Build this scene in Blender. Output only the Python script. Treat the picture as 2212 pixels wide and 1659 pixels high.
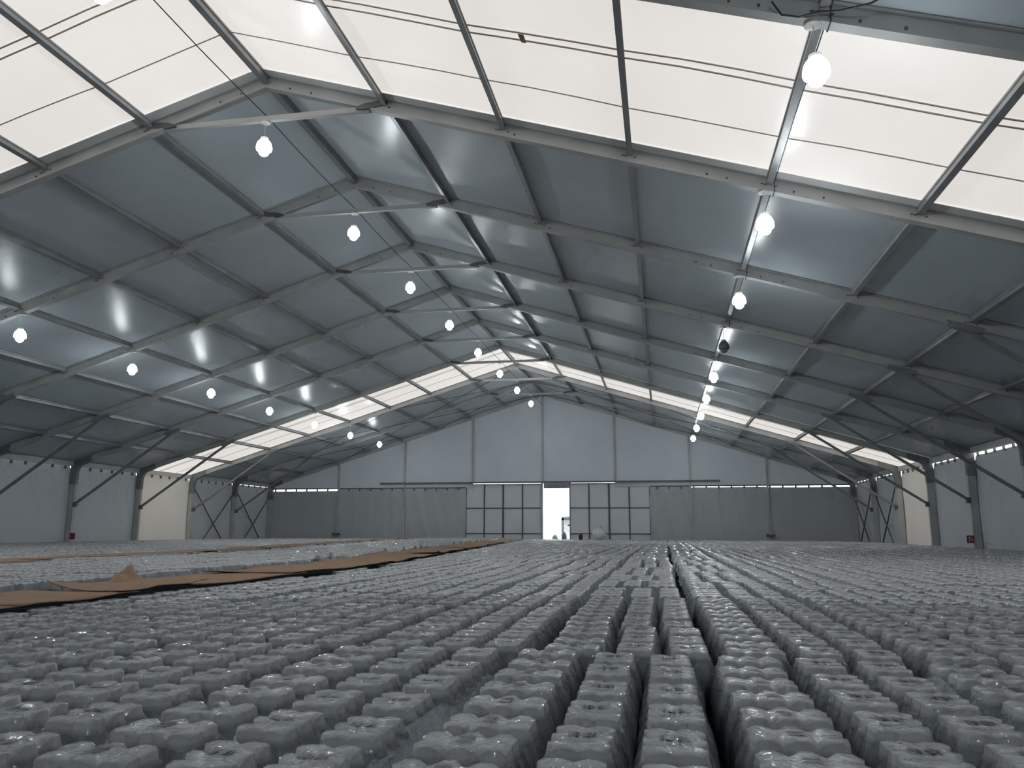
import bpy, math, random
import numpy as np
from mathutils import Vector, Matrix

for o in list(bpy.data.objects):
    bpy.data.objects.remove(o)
sc = bpy.context.scene
COL = sc.collection

# ------------------------------------------------------------------ camera
CX, CZ, FPX = 7.893, 0.6084, 1734.8
YAW, PITCH, ROLL = 0.1826, 0.1795, 0.0017
def cam_axes():
    cy, sy, cp, sp = math.cos(YAW), math.sin(YAW), math.cos(PITCH), math.sin(PITCH)
    F = Vector((-sy*cp, cy*cp, sp)); R = Vector((cy, sy, 0)); U = R.cross(F)
    cr, sr = math.cos(ROLL), math.sin(ROLL)
    return R*cr+U*sr, U*cr-R*sr, F
R_, U_, F_ = cam_axes()
cam_data = bpy.data.cameras.new('camera')
cam = bpy.data.objects.new('camera', cam_data); COL.objects.link(cam)
M = Matrix((R_, U_, -F_)).transposed().to_4x4()
M.translation = Vector((CX, 0, CZ))
cam.matrix_world = M
cam_data.sensor_fit = 'HORIZONTAL'; cam_data.sensor_width = 36.0
cam_data.lens = 36.0*FPX/2212.0
cam_data.clip_start = 0.05; cam_data.clip_end = 500
sc.camera = cam

# ------------------------------------------------------------------ sky, exposure
SKY = 2.9
world = bpy.data.worlds.new('overcast_sky'); sc.world = world
world.use_nodes = True
bg = world.node_tree.nodes['Background']
bg.inputs[0].default_value = (0.97, 0.985, 1.0, 1); bg.inputs[1].default_value = SKY
world.cycles.sampling_method = 'NONE'   # even sky: found by the surface rays themselves
vs = sc.view_settings
vs.view_transform = 'Standard'; vs.look = 'None'; vs.gamma = 1.0
vs.exposure = 0.0
vs.use_curve_mapping = False
sc.cycles.use_denoising = True
BULB_POWER = 235.0
SHADE_POWER = 16.0
sc.cycles.max_bounces = 6; sc.cycles.diffuse_bounces = 4; sc.cycles.glossy_bounces = 2
sc.cycles.transmission_bounces = 3; sc.cycles.transparent_max_bounces = 8
sc.cycles.caustics_reflective = False; sc.cycles.caustics_refractive = False
sc.cycles.use_adaptive_sampling = True; sc.cycles.adaptive_threshold = 0.08; sc.cycles.adaptive_min_samples = 12

random.seed(7)
rng = np.random.default_rng(7)

# ------------------------------------------------------------------ materials
def new_mat(name):
    m = bpy.data.materials.new(name); m.use_nodes = True
    nt = m.node_tree
    return m, nt, nt.nodes['Principled BSDF'], nt.nodes['Material Output']
def noise_col(nt, c1, c2, scale, detail=3, stretch=None, lo=.35, hi=.65, coord='Object'):
    tc = nt.nodes.new('ShaderNodeTexCoord'); mp = nt.nodes.new('ShaderNodeMapping')
    nt.links.new(tc.outputs[coord], mp.inputs[0])
    if stretch: mp.inputs['Scale'].default_value = stretch
    nz = nt.nodes.new('ShaderNodeTexNoise'); nz.inputs['Scale'].default_value = scale; nz.inputs['Detail'].default_value = detail
    nt.links.new(mp.outputs[0], nz.inputs['Vector'])
    rp = nt.nodes.new('ShaderNodeValToRGB')
    rp.color_ramp.elements[0].position = lo; rp.color_ramp.elements[1].position = hi
    rp.color_ramp.elements[0].color = (*c1, 1); rp.color_ramp.elements[1].color = (*c2, 1)
    nt.links.new(nz.outputs['Fac'], rp.inputs[0])
    return rp.outputs[0], mp, nz
def add_bump(nt, target_input, fac_out, strength, dist):
    b = nt.nodes.new('ShaderNodeBump'); b.inputs['Strength'].default_value = strength; b.inputs['Distance'].default_value = dist
    nt.links.new(fac_out, b.inputs['Height']); nt.links.new(b.outputs[0], target_input)
    return b
def simple(name, c, rough=.5, metal=0., c2=None, scale=6., spec=.5, bump=0., stretch=None):
    m, nt, p, out = new_mat(name)
    col, mp, nz = noise_col(nt, c, c2 or tuple(x*.82 for x in c), scale, stretch=stretch)
    nt.links.new(col, p.inputs['Base Color'])
    p.inputs['Roughness'].default_value = rough; p.inputs['Metallic'].default_value = metal
    p.inputs['Specular IOR Level'].default_value = spec
    if bump: add_bump(nt, p.inputs['Normal'], nz.outputs['Fac'], bump, .02)
    return m
def membrane(name, c, trans, rough, wr=.35, tint=None, c2=None, spec=.5):
    """coated tent fabric: reflecting part + a share of light let through"""
    m, nt, p, out = new_mat(name)
    col, mp, nz = noise_col(nt, c, c2 or tuple(x*.93 for x in c), .7, 4, lo=.3, hi=.7)
    nt.links.new(col, p.inputs['Base Color'])
    p.inputs['Roughness'].default_value = rough; p.inputs['Specular IOR Level'].default_value = spec
    # fine creases running across the slope
    tc = nt.nodes.new('ShaderNodeTexCoord'); m2 = nt.nodes.new('ShaderNodeMapping')
    m2.inputs['Scale'].default_value = (.35, 5.0, .35)
    nt.links.new(tc.outputs['Object'], m2.inputs[0])
    n2 = nt.nodes.new('ShaderNodeTexNoise'); n2.inputs['Scale'].default_value = 1.6; n2.inputs['Detail'].default_value = 5
    nt.links.new(m2.outputs[0], n2.inputs['Vector'])
    b = add_bump(nt, p.inputs['Normal'], n2.outputs['Fac'], wr, .06)
    if trans > 0:
        tr = nt.nodes.new('ShaderNodeBsdfTranslucent')
        tcol, _, _ = noise_col(nt, tint or c, tuple(x*.96 for x in (tint or c)), .5, 3)
        nt.links.new(tcol, tr.inputs[0])
        mx = nt.nodes.new('ShaderNodeMixShader'); mx.inputs[0].default_value = trans
        nt.links.new(p.outputs[0], mx.inputs[1]); nt.links.new(tr.outputs[0], mx.inputs[2])
        nt.links.new(mx.outputs[0], out.inputs[0])
    return m
MAT = {}
MAT['steel'] = simple('galvanised_frame', (.52, .52, .51), .45, .0, (.43, .435, .43), 1.2)
MAT['steel_dark'] = simple('dark_steel', (.15, .155, .16), .5, .2, (.115, .12, .125), 3)
MAT['bracket'] = simple('bracket_steel', (.24, .245, .25), .5, .1, (.19, .195, .20), 3)
MAT['tube'] = simple('brace_tube', (.29, .295, .30), .45, .1, (.23, .235, .24), 2)
MAT['purlin'] = simple('purlin_aluminium', (.34, .35, .355), .38, .3, (.27, .28, .285), 1.5)
MAT['roof_dark'] = membrane('blackout_membrane', (.60, .665, .715), 0, .29, .09, spec=.27)
MAT['roof_sky'] = membrane('translucent_membrane', (.80, .79, .77), .245, .30, .07, tint=(1.0, .94, .885))
MAT['seam'] = membrane('membrane_seam', (.50, .46, .42), .15, .6, .1, tint=(.95, .85, .75))
MAT['border'] = membrane('membrane_border', (.70, .71, .71), .075, .55, .1, tint=(.95, 1, 1))
MAT['side_curtain'] = membrane('side_curtain_membrane', (.49, .52, .54), .009, .5, .2, tint=(.85, .93, 1))
MAT['side_warm'] = membrane('warm_translucent_curtain', (.70, .68, .64), .030, .5, .2, tint=(1, .93, .82))
MAT['gable_upper'] = membrane('gable_membrane', (.56, .60, .64), .021, .5, .2, tint=(.85, .94, 1))
MAT['gable_lower'] = membrane('gable_curtain', (.42, .445, .455), .006, .5, .6, tint=(.9, .95, 1))
MAT['door_panel'] = membrane('door_panel_sheet', (.68, .71, .74), .075, .5, .05, tint=(.88, .95, 1))
MAT['door_bar'] = simple('door_bar', (.10, .115, .14), .5)
MAT['floor'] = simple('concrete_floor', (.30, .30, .29), .8, c2=(.24, .24, .235), scale=.8)
MAT['ground'] = simple('yard_ground', (.62, .62, .61), .9, c2=(.55, .55, .54), scale=.5)
MAT['cable'] = simple('black_cable', (.03, .03, .032), .5)
MAT['white_plastic'] = simple('white_plastic', (.74, .74, .72), .35)
MAT['card'] = simple('cardboard', (.36, .225, .135), .85, c2=(.29, .178, .105), scale=2.5, bump=.15, stretch=(3, 3, 3))
MAT['wall_white'] = simple('outside_wall', (.78, .79, .82), .9)
MAT['grey_frame'] = simple('grey_door_frame', (.13, .135, .16), .6)
MAT['bin_green'] = simple('green_plastic', (.03, .10, .07), .5)
MAT['bin_dark'] = simple('dark_plastic', (.02, .022, .03), .5)
MAT['dark_red'] = simple('dark_red_plastic', (.06, .025, .025), .5)
MAT['sign_red'] = simple('red_sign_board', (.30, .02, .025), .4)
MAT['sign_white'] = simple('white_sign_mark', (.7, .7, .7), .5)
MAT['cap'] = simple('bottle_cap', (.68, .69, .68), .5, c2=(.6, .61, .61), scale=10)
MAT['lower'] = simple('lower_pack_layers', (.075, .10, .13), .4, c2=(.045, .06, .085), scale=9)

def mat_lit(name, power):
    m, nt, p, out = new_mat(name)
    e = nt.nodes.new('ShaderNodeEmission'); e.inputs[0].default_value = (.90, .97, 1.0, 1); e.inputs[1].default_value = power
    nt.links.new(e.outputs[0], out.inputs[0]); return m
MAT['lit'] = mat_lit('lit_lamp_shade', SHADE_POWER)
MAT['lit_bulb'] = mat_lit('lit_bulb', BULB_POWER)
MAT['unlit'] = simple('unlit_lamp_glass', (.20, .22, .23), .25)

def mat_body():
    m, nt, p, out = new_mat('bottle_plastic')
    col, _, _ = noise_col(nt, (.26, .31, .36), (.20, .25, .30), 14)
    nt.links.new(col, p.inputs['Base Color']); p.inputs['Roughness'].default_value = .3
    return m
MAT['body'] = mat_body()
def mat_label():
    """blue sleeve label with a pale oval emblem ring"""
    m, nt, p, out = new_mat('blue_label')
    tc = nt.nodes.new('ShaderNodeTexCoord'); sx = nt.nodes.new('ShaderNodeSeparateXYZ')
    nt.links.new(tc.outputs['Object'], sx.inputs[0])
    def mth(op, a, b=None):
        n = nt.nodes.new('ShaderNodeMath'); n.operation = op
        for k, v in enumerate((a, b)):
            if v is None: continue
            if isinstance(v, (int, float)): n.inputs[k].default_value = v
            else: nt.links.new(v, n.inputs[k])
        return n.outputs[0]
    zz = mth('DIVIDE', mth('ADD', sx.outputs[2], .213), .026)
    z2 = mth('MULTIPLY', zz, zz)
    rings = None
    for ax in (0, 1):
        a = mth('DIVIDE', sx.outputs[ax], .032)
        r = mth('SQRT', mth('ADD', mth('MULTIPLY', a, a), z2))
        d = mth('LESS_THAN', mth('ABSOLUTE', mth('SUBTRACT', r, 1.0)), .13)
        bar = mth('MULTIPLY', mth('LESS_THAN', mth('ABSOLUTE', a), .55), mth('LESS_THAN', mth('ABSOLUTE', zz), .16))
        d = mth('MAXIMUM', d, bar)
        rings = d if rings is None else mth('MAXIMUM', rings, d)
    mx = nt.nodes.new('ShaderNodeMixRGB')
    mx.inputs[1].default_value = (.035, .075, .20, 1); mx.inputs[2].default_value = (.16, .22, .34, 1)
    nt.links.new(rings, mx.inputs[0]); nt.links.new(mx.outputs[0], p.inputs['Base Color'])
    p.inputs['Roughness'].default_value = .35
    return m
MAT['label'] = mat_label()

def film_shader(name, base, base2, rough, bump, pos, op_top=None, op_side=None):
    """thin glossy film: clear or printed white, a glossy coat over it"""
    m, nt, p, out = new_mat(name); nt.nodes.remove(p)
    df = nt.nodes.new('ShaderNodeBsdfDiffuse')
    col, _, _ = noise_col(nt, base, base2, 9, 3)
    nt.links.new(col, df.inputs[0])
    tc = nt.nodes.new('ShaderNodeTexCoord')
    src = tc.outputs['Object']
    if not pos:
        oi = nt.nodes.new('ShaderNodeObjectInfo'); ad = nt.nodes.new('ShaderNodeVectorMath'); ad.operation = 'ADD'
        nt.links.new(src, ad.inputs[0]); nt.links.new(oi.outputs['Location'], ad.inputs[1]); src = ad.outputs[0]
    mp = nt.nodes.new('ShaderNodeMapping'); mp.inputs['Scale'].default_value = (1, 1, .16)
    nt.links.new(src, mp.inputs[0])
    n1 = nt.nodes.new('ShaderNodeTexNoise'); n1.inputs['Scale'].default_value = 46; n1.inputs['Detail'].default_value = 3
    n1.inputs['Distortion'].default_value = .8
    nt.links.new(mp.outputs[0], n1.inputs['Vector'])
    b_ = nt.nodes.new('ShaderNodeBump'); b_.inputs['Strength'].default_value = bump; b_.inputs['Distance'].default_value = .012
    nt.links.new(n1.outputs['Fac'], b_.inputs['Height'])
    body = df.outputs[0]
    if op_top is not None:
        tr = nt.nodes.new('ShaderNodeBsdfTransparent'); tr.inputs[0].default_value = (.93, .95, .97, 1)
        mx = nt.nodes.new('ShaderNodeMixShader')
        sx = nt.nodes.new('ShaderNodeSeparateXYZ'); nt.links.new(tc.outputs['Object'], sx.inputs[0])
        mr = nt.nodes.new('ShaderNodeMapRange'); mr.inputs['From Min'].default_value = -.050; mr.inputs['From Max'].default_value = -.026
        mr.inputs['To Min'].default_value = op_side; mr.inputs['To Max'].default_value = op_top   # printed white panel on top, clear film below
        nt.links.new(sx.outputs[2], mr.inputs[0]); nt.links.new(mr.outputs[0], mx.inputs[0])
        nt.links.new(tr.outputs[0], mx.inputs[1]); nt.links.new(body, mx.inputs[2]); body = mx.outputs[0]
    gl = nt.nodes.new('ShaderNodeBsdfGlossy'); gl.inputs['Roughness'].default_value = rough
    nt.links.new(b_.outputs[0], gl.inputs['Normal'])
    fr = nt.nodes.new('ShaderNodeFresnel'); fr.inputs[0].default_value = 1.5; nt.links.new(b_.outputs[0], fr.inputs['Normal'])
    m2 = nt.nodes.new('ShaderNodeMixShader'); nt.links.new(fr.outputs[0], m2.inputs[0])
    nt.links.new(body, m2.inputs[1]); nt.links.new(gl.outputs[0], m2.inputs[2]); nt.links.new(m2.outputs[0], out.inputs[0])
    return m
MAT['film'] = film_shader('shrink_film', (.53, .535, .525), (.45, .455, .45), .08, .55, False, .84, .30)
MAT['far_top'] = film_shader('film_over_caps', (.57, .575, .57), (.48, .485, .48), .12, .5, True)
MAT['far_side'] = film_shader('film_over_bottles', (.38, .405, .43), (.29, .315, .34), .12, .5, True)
def mat_wrap():
    m, nt, p, out = new_mat('stretch_wrap')
    col, mp, nz = noise_col(nt, (.42, .46, .48), (.30, .34, .37), 40, 4, stretch=(3, .15, 1))
    nt.links.new(col, p.inputs['Base Color']); p.inputs['Roughness'].default_value = .2
    add_bump(nt, p.inputs['Normal'], nz.outputs['Fac'], .8, .01)
    tr = nt.nodes.new('ShaderNodeBsdfTransparent')
    mx = nt.nodes.new('ShaderNodeMixShader'); mx.inputs[0].default_value = .5
    nt.links.new(tr.outputs[0], mx.inputs[1]); nt.links.new(p.outputs[0], mx.inputs[2])
    nt.links.new(mx.outputs[0], out.inputs[0]); return m
MAT['wrap'] = mat_wrap()
def mat_barcode():
    """black bars of uneven width printed on the film"""
    m, nt, p, out = new_mat('printed_barcode')
    tc = nt.nodes.new('ShaderNodeTexCoord'); sx = nt.nodes.new('ShaderNodeSeparateXYZ')
    nt.links.new(tc.outputs['Object'], sx.inputs[0])
    oi = nt.nodes.new('ShaderNodeObjectInfo')
    mu = nt.nodes.new('ShaderNodeMath'); mu.operation = 'MULTIPLY'; mu.inputs[1].default_value = 420
    nt.links.new(sx.outputs[1], mu.inputs[0])
    fl = nt.nodes.new('ShaderNodeMath'); fl.operation = 'FLOOR'; nt.links.new(mu.outputs[0], fl.inputs[0])
    wn = nt.nodes.new('ShaderNodeTexWhiteNoise'); wn.noise_dimensions = '1D'; nt.links.new(fl.outputs[0], wn.inputs['W'])
    gt = nt.nodes.new('ShaderNodeMath'); gt.operation = 'GREATER_THAN'; gt.inputs[1].default_value = .46
    nt.links.new(wn.outputs['Value'], gt.inputs[0])
    mx = nt.nodes.new('ShaderNodeMixRGB'); mx.inputs[1].default_value = (.47, .475, .47, 1); mx.inputs[2].default_value = (.03, .03, .03, 1)
    nt.links.new(gt.outputs[0], mx.inputs[0]); nt.links.new(mx.outputs[0], p.inputs['Base Color'])
    p.inputs['Roughness'].default_value = .35
    tr = nt.nodes.new('ShaderNodeBsdfTransparent'); ms = nt.nodes.new('ShaderNodeMixShader')   # only the bars are inked
    nt.links.new(gt.outputs[0], ms.inputs[0]); nt.links.new(tr.outputs[0], ms.inputs[1]); nt.links.new(p.outputs[0], ms.inputs[2])
    nt.links.new(ms.outputs[0], out.inputs[0])
    return m
MAT['barcode'] = mat_barcode()
def mat_bag():
    m, nt, p, out = new_mat('thin_white_plastic')
    p.inputs['Base Color'].default_value = (.86, .87, .88, 1); p.inputs['Roughness'].default_value = .3
    n = nt.nodes.new('ShaderNodeTexNoise'); n.inputs['Scale'].default_value = 9; n.inputs['Detail'].default_value = 5
    add_bump(nt, p.inputs['Normal'], n.outputs['Fac'], .8, .05)
    tr = nt.nodes.new('ShaderNodeBsdfTranslucent'); tr.inputs[0].default_value = (.9, .92, .95, 1)
    mx = nt.nodes.new('ShaderNodeMixShader'); mx.inputs[0].default_value = .35
    nt.links.new(p.outputs[0], mx.inputs[1]); nt.links.new(tr.outputs[0], mx.inputs[2]); nt.links.new(mx.outputs[0], out.inputs[0])
    return m
MAT['bag'] = mat_bag()

# ------------------------------------------------------------------ mesh helpers
class MB:
    def __init__(s): s.v = []; s.f = []; s.mi = []
    def add(s, vs, fs, mi=0):
        n = len(s.v); s.v += [tuple(map(float, p)) for p in vs]
        s.f += [tuple(i+n for i in f) for f in fs]; s.mi += [mi]*len(fs); return s
    def box(s, x0, x1, y0, y1, z0, z1, mi=0):
        return s.add([(x0,y0,z0),(x1,y0,z0),(x1,y1,z0),(x0,y1,z0),(x0,y0,z1),(x1,y0,z1),(x1,y1,z1),(x0,y1,z1)],
                     [(0,3,2,1),(4,5,6,7),(0,1,5,4),(1,2,6,5),(2,3,7,6),(3,0,4,7)], mi)
    def loft(s, A, B, mi=0):
        n = len(A)
        return s.add(list(A)+list(B), [tuple(range(n))[::-1], tuple(range(n, 2*n))]+[(i,(i+1)%n,n+(i+1)%n,n+i) for i in range(n)], mi)
    def tube(s, pts, r, seg=6, mi=0):
        pts = [Vector(p) for p in pts]; rings = []
        for i, p in enumerate(pts):
            d = (pts[min(i+1, len(pts)-1)]-pts[max(i-1, 0)]).normalized()
            a = d.cross(Vector((0, 0, 1)))
            if a.length < 1e-3: a = d.cross(Vector((1, 0, 0)))
            a.normalize(); b = d.cross(a)
            rings.append([p+a*r*math.cos(2*math.pi*k/seg)+b*r*math.sin(2*math.pi*k/seg) for k in range(seg)])
        vs = [q for r_ in rings for q in r_]; fs = []
        for i in range(len(pts)-1):
            for k in range(seg):
                fs.append((i*seg+k, i*seg+(k+1) % seg, (i+1)*seg+(k+1) % seg, (i+1)*seg+k))
        fs += [tuple(range(seg))[::-1], tuple(range((len(pts)-1)*seg, len(pts)*seg))]
        return s.add(vs, fs, mi)
    def beam(s, p, q, w, h, mi=0):
        p, q = Vector(p), Vector(q); d = (q-p).normalized()
        a = d.cross(Vector((0, 0, 1)))
        if a.length < 1e-3: a = Vector((1, 0, 0))
        a.normalize(); b = a.cross(d)
        prof = [(-w/2,-h/2),(w/2,-h/2),(w/2,h/2),(-w/2,h/2)]
        return s.loft([p+a*u+b*v for u, v in prof], [q+a*u+b*v for u, v in prof], mi)
    def lathe(s, prof, seg=16, c=(0,0,0), mi=0):
        vs, fs = [], []
        for r, z in prof:
            for k in range(seg):
                t = 2*math.pi*k/seg; vs.append((c[0]+r*math.cos(t), c[1]+r*math.sin(t), c[2]+z))
        for i in range(len(prof)-1):
            for k in range(seg):
                fs.append((i*seg+k, i*seg+(k+1) % seg, (i+1)*seg+(k+1) % seg, (i+1)*seg+k))
        fs.append(tuple(range(seg))[::-1]); fs.append(tuple(range((len(prof)-1)*seg, len(prof)*seg)))
        return s.add(vs, fs, mi)
    def mesh(s, name, mats, smooth=False):
        me = bpy.data.meshes.new(name); me.from_pydata(s.v, [], s.f)
        for m in (mats if isinstance(mats, (list, tuple)) else [mats]): me.materials.append(MAT[m])
        if any(s.mi): me.polygons.foreach_set('material_index', s.mi)
        if smooth: me.polygons.foreach_set('use_smooth', [True]*len(me.polygons))
        me.update(); return me
    def build(s, name, mats, parent=None, smooth=False):
        return put(name, s.mesh(name, mats, smooth), parent)
def put(name, me, parent=None, loc=None):
    o = bpy.data.objects.new(name, me); COL.objects.link(o)
    if parent is not None: o.parent = parent
    if loc is not None: o.location = loc
    return o
def empty(name, loc=(0, 0, 0)):
    o = bpy.data.objects.new(name, None); COL.objects.link(o); o.location = loc; o.empty_display_size = .1; return o
def tag(o, label, cat, group=None):
    o['label'] = label; o['category'] = cat
    if group: o['group'] = group
    return o
def structure(o, label=None):
    o['kind'] = 'structure'
    if label: o['label'] = label
    return o
def copy_tree(o, parent=None):
    c = o.copy(); COL.objects.link(c); c.parent = parent
    for ch in o.children: copy_tree(ch, c)
    return c

ORD = ['zeroth','first','second','third','fourth','fifth','sixth','seventh','eighth','ninth','tenth','eleventh','twelfth','thirteenth','fourteenth',
       'fifteenth','sixteenth','seventeenth','eighteenth','nineteenth','twentieth','twenty-first','twenty-second','twenty-third','twenty-fourth','twenty-fifth']

# ------------------------------------------------------------------ hall dimensions
SL = 0.3095
Y = lambda i: (1.8547+i)*5.0
roof = lambda x: 10.0-SL*abs(x)
FLOOR = -1.25
GY = Y(9)
PX = [2.62, 5.07, 7.50, 9.99, 12.46, 14.94, 17.4]
SKY_BAYS = (-6, 0, 6)
FIRST = -8
Y0 = Y(FIRST)

# ------------------------------------------------------------------ setting: floor, yard
MB().box(-20.3, 20.3, Y0-.2, GY+.4, FLOOR-.2, FLOOR).build('floor', 'floor')['kind'] = 'structure'
g = MB().box(-60, 60, GY+.4, 140, FLOOR-.22, FLOOR-.02).build('floor_yard', 'ground'); structure(g, 'pale open yard outside the hall door')

# ------------------------------------------------------------------ setting: roof
ceiling = empty('ceiling', (0, 20, 5)); structure(ceiling, 'gabled tent roof of grey and translucent membrane on purlins')
def rel(parent, o):
    o.parent = parent; o.matrix_parent_inverse = Matrix.Translation(parent.location).inverted(); return o
def roof_panel(i, s):
    ya, yb = Y(i), Y(i+1)+(.35 if i == 8 else 0)
    nx, ny = 40, 14
    vs = []
    for a in range(nx+1):
        x = 20.15*a/nx
        ph = (x % 2.49)/2.49
        for b in range(ny+1):
            t = b/ny
            z = roof(x)+.012+.035*math.sin(math.pi*t)*math.sin(math.pi*ph)**2*(1 if a else 0)
            z += .006*math.sin(9*t+i*1.7+x*.8*s)*math.sin(math.pi*t)
            vs.append((s*x, ya+(yb-ya)*t, z))
    fs = [(a*(ny+1)+b, (a+1)*(ny+1)+b, (a+1)*(ny+1)+b+1, a*(ny+1)+b+1) for a in range(nx) for b in range(ny)]
    sky = i in SKY_BAYS
    o = MB().add(vs, fs).build('roof_panel', 'roof_sky' if sky else 'roof_dark', None, True)
    rel(ceiling, o)
    if sky:
        o['label'] = 'translucent white roof membrane'
        # welded seams
        for t, w in ((.357, .028), (.397, .03), (.69, .022)):
            y = ya+5*t
            m = MB()
            pts = 24
            A = []
            for a in range(pts):
                x0, x1 = 20.1*a/pts, 20.1*(a+1)/pts
                f = lambda x: roof(x)-.012+.02*math.sin(math.pi*(x % 2.49)/2.49)**2
                dy0 = .03*math.sin(x0*.9+t*9); dy1 = .03*math.sin(x1*.9+t*9)
                m.loft([(s*x0, y+dy0-w/2, f(x0)), (s*x0, y+dy0+w/2, f(x0)), (s*x0, y+dy0+w/2, f(x0)+.014), (s*x0, y+dy0-w/2, f(x0)+.014)],
                       [(s*x1, y+dy1-w/2, f(x1)), (s*x1, y+dy1+w/2, f(x1)), (s*x1, y+dy1+w/2, f(x1)+.014), (s*x1, y+dy1-w/2, f(x1)+.014)])
            rel(ceiling, m.build('roof_seam', 'seam'))
for i in range(FIRST, 9):
    for s in (-1, 1): roof_panel(i, s)
for s in (-1, 1):
    A = [(0, Y(1)-.30, 9.982), (0, Y(1)-.05, 9.982), (0, Y(1)-.05, 9.994), (0, Y(1)-.30, 9.994)]
    B = [(s*19.9, y, z-SL*19.9) for x, y, z in A]
    rel(ceiling, MB().loft(A, B).build('membrane_border', 'border'))
# repair tab between the two seams
rel(ceiling, MB().add([(5.93, 11.06, roof(5.93)-.03), (6.02, 11.06, roof(6.02)-.03), (6.03, 11.27, roof(6.03)-.03), (5.95, 11.27, roof(5.95)-.03),
      (5.93, 11.06, roof(5.93)-.02), (6.02, 11.06, roof(6.02)-.02), (6.03, 11.27, roof(6.03)-.02), (5.95, 11.27, roof(5.95)-.02)],
      [(0,3,2,1),(4,5,6,7),(0,1,5,4),(1,2,6,5),(2,3,7,6),(3,0,4,7)]).build('seam_tab', 'card'))
# purlins
PPROF = [(-.05,-.005),(-.05,-.035),(-.034,-.045),(-.034,-.105),(-.05,-.115),(-.05,-.14),(.05,-.14),(.05,-.115),(.034,-.105),(.034,-.045),(.05,-.035),(.05,-.005)]
for i in range(-1, 9):
    for x in [0]+[s*p for p in PX for s in (1, -1)]:
        ya, yb = Y(i)+.12, Y(i+1)+.01
        k = 1.35 if x == 0 else 1.0
        sg = 0 if x == 0 else -SL*(1 if x > 0 else -1)
        A = [(x+u*k, ya, roof(x)+w*k+u*sg) for u, w in PPROF]; B = [(x+u*k, yb, roof(x)+w*k+u*sg) for u, w in PPROF]
        rel(ceiling, MB().loft(A, B).build('purlin', 'purlin'))
# roof bracing rods in the last two bays
for s in (-1, 1):
    for (xa, xb) in ((0, 7.5), (7.5, 14.94)):
        for i in (7, 8):
            for a, b in ((xa, xb), (xb, xa)):
                rel(ceiling, MB().tube([(s*a, Y(i)+.1, roof(a)-.2), (s*b, Y(i+1), roof(b)-.2)], .013, 5).build('brace_rod', 'cable'))

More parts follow.
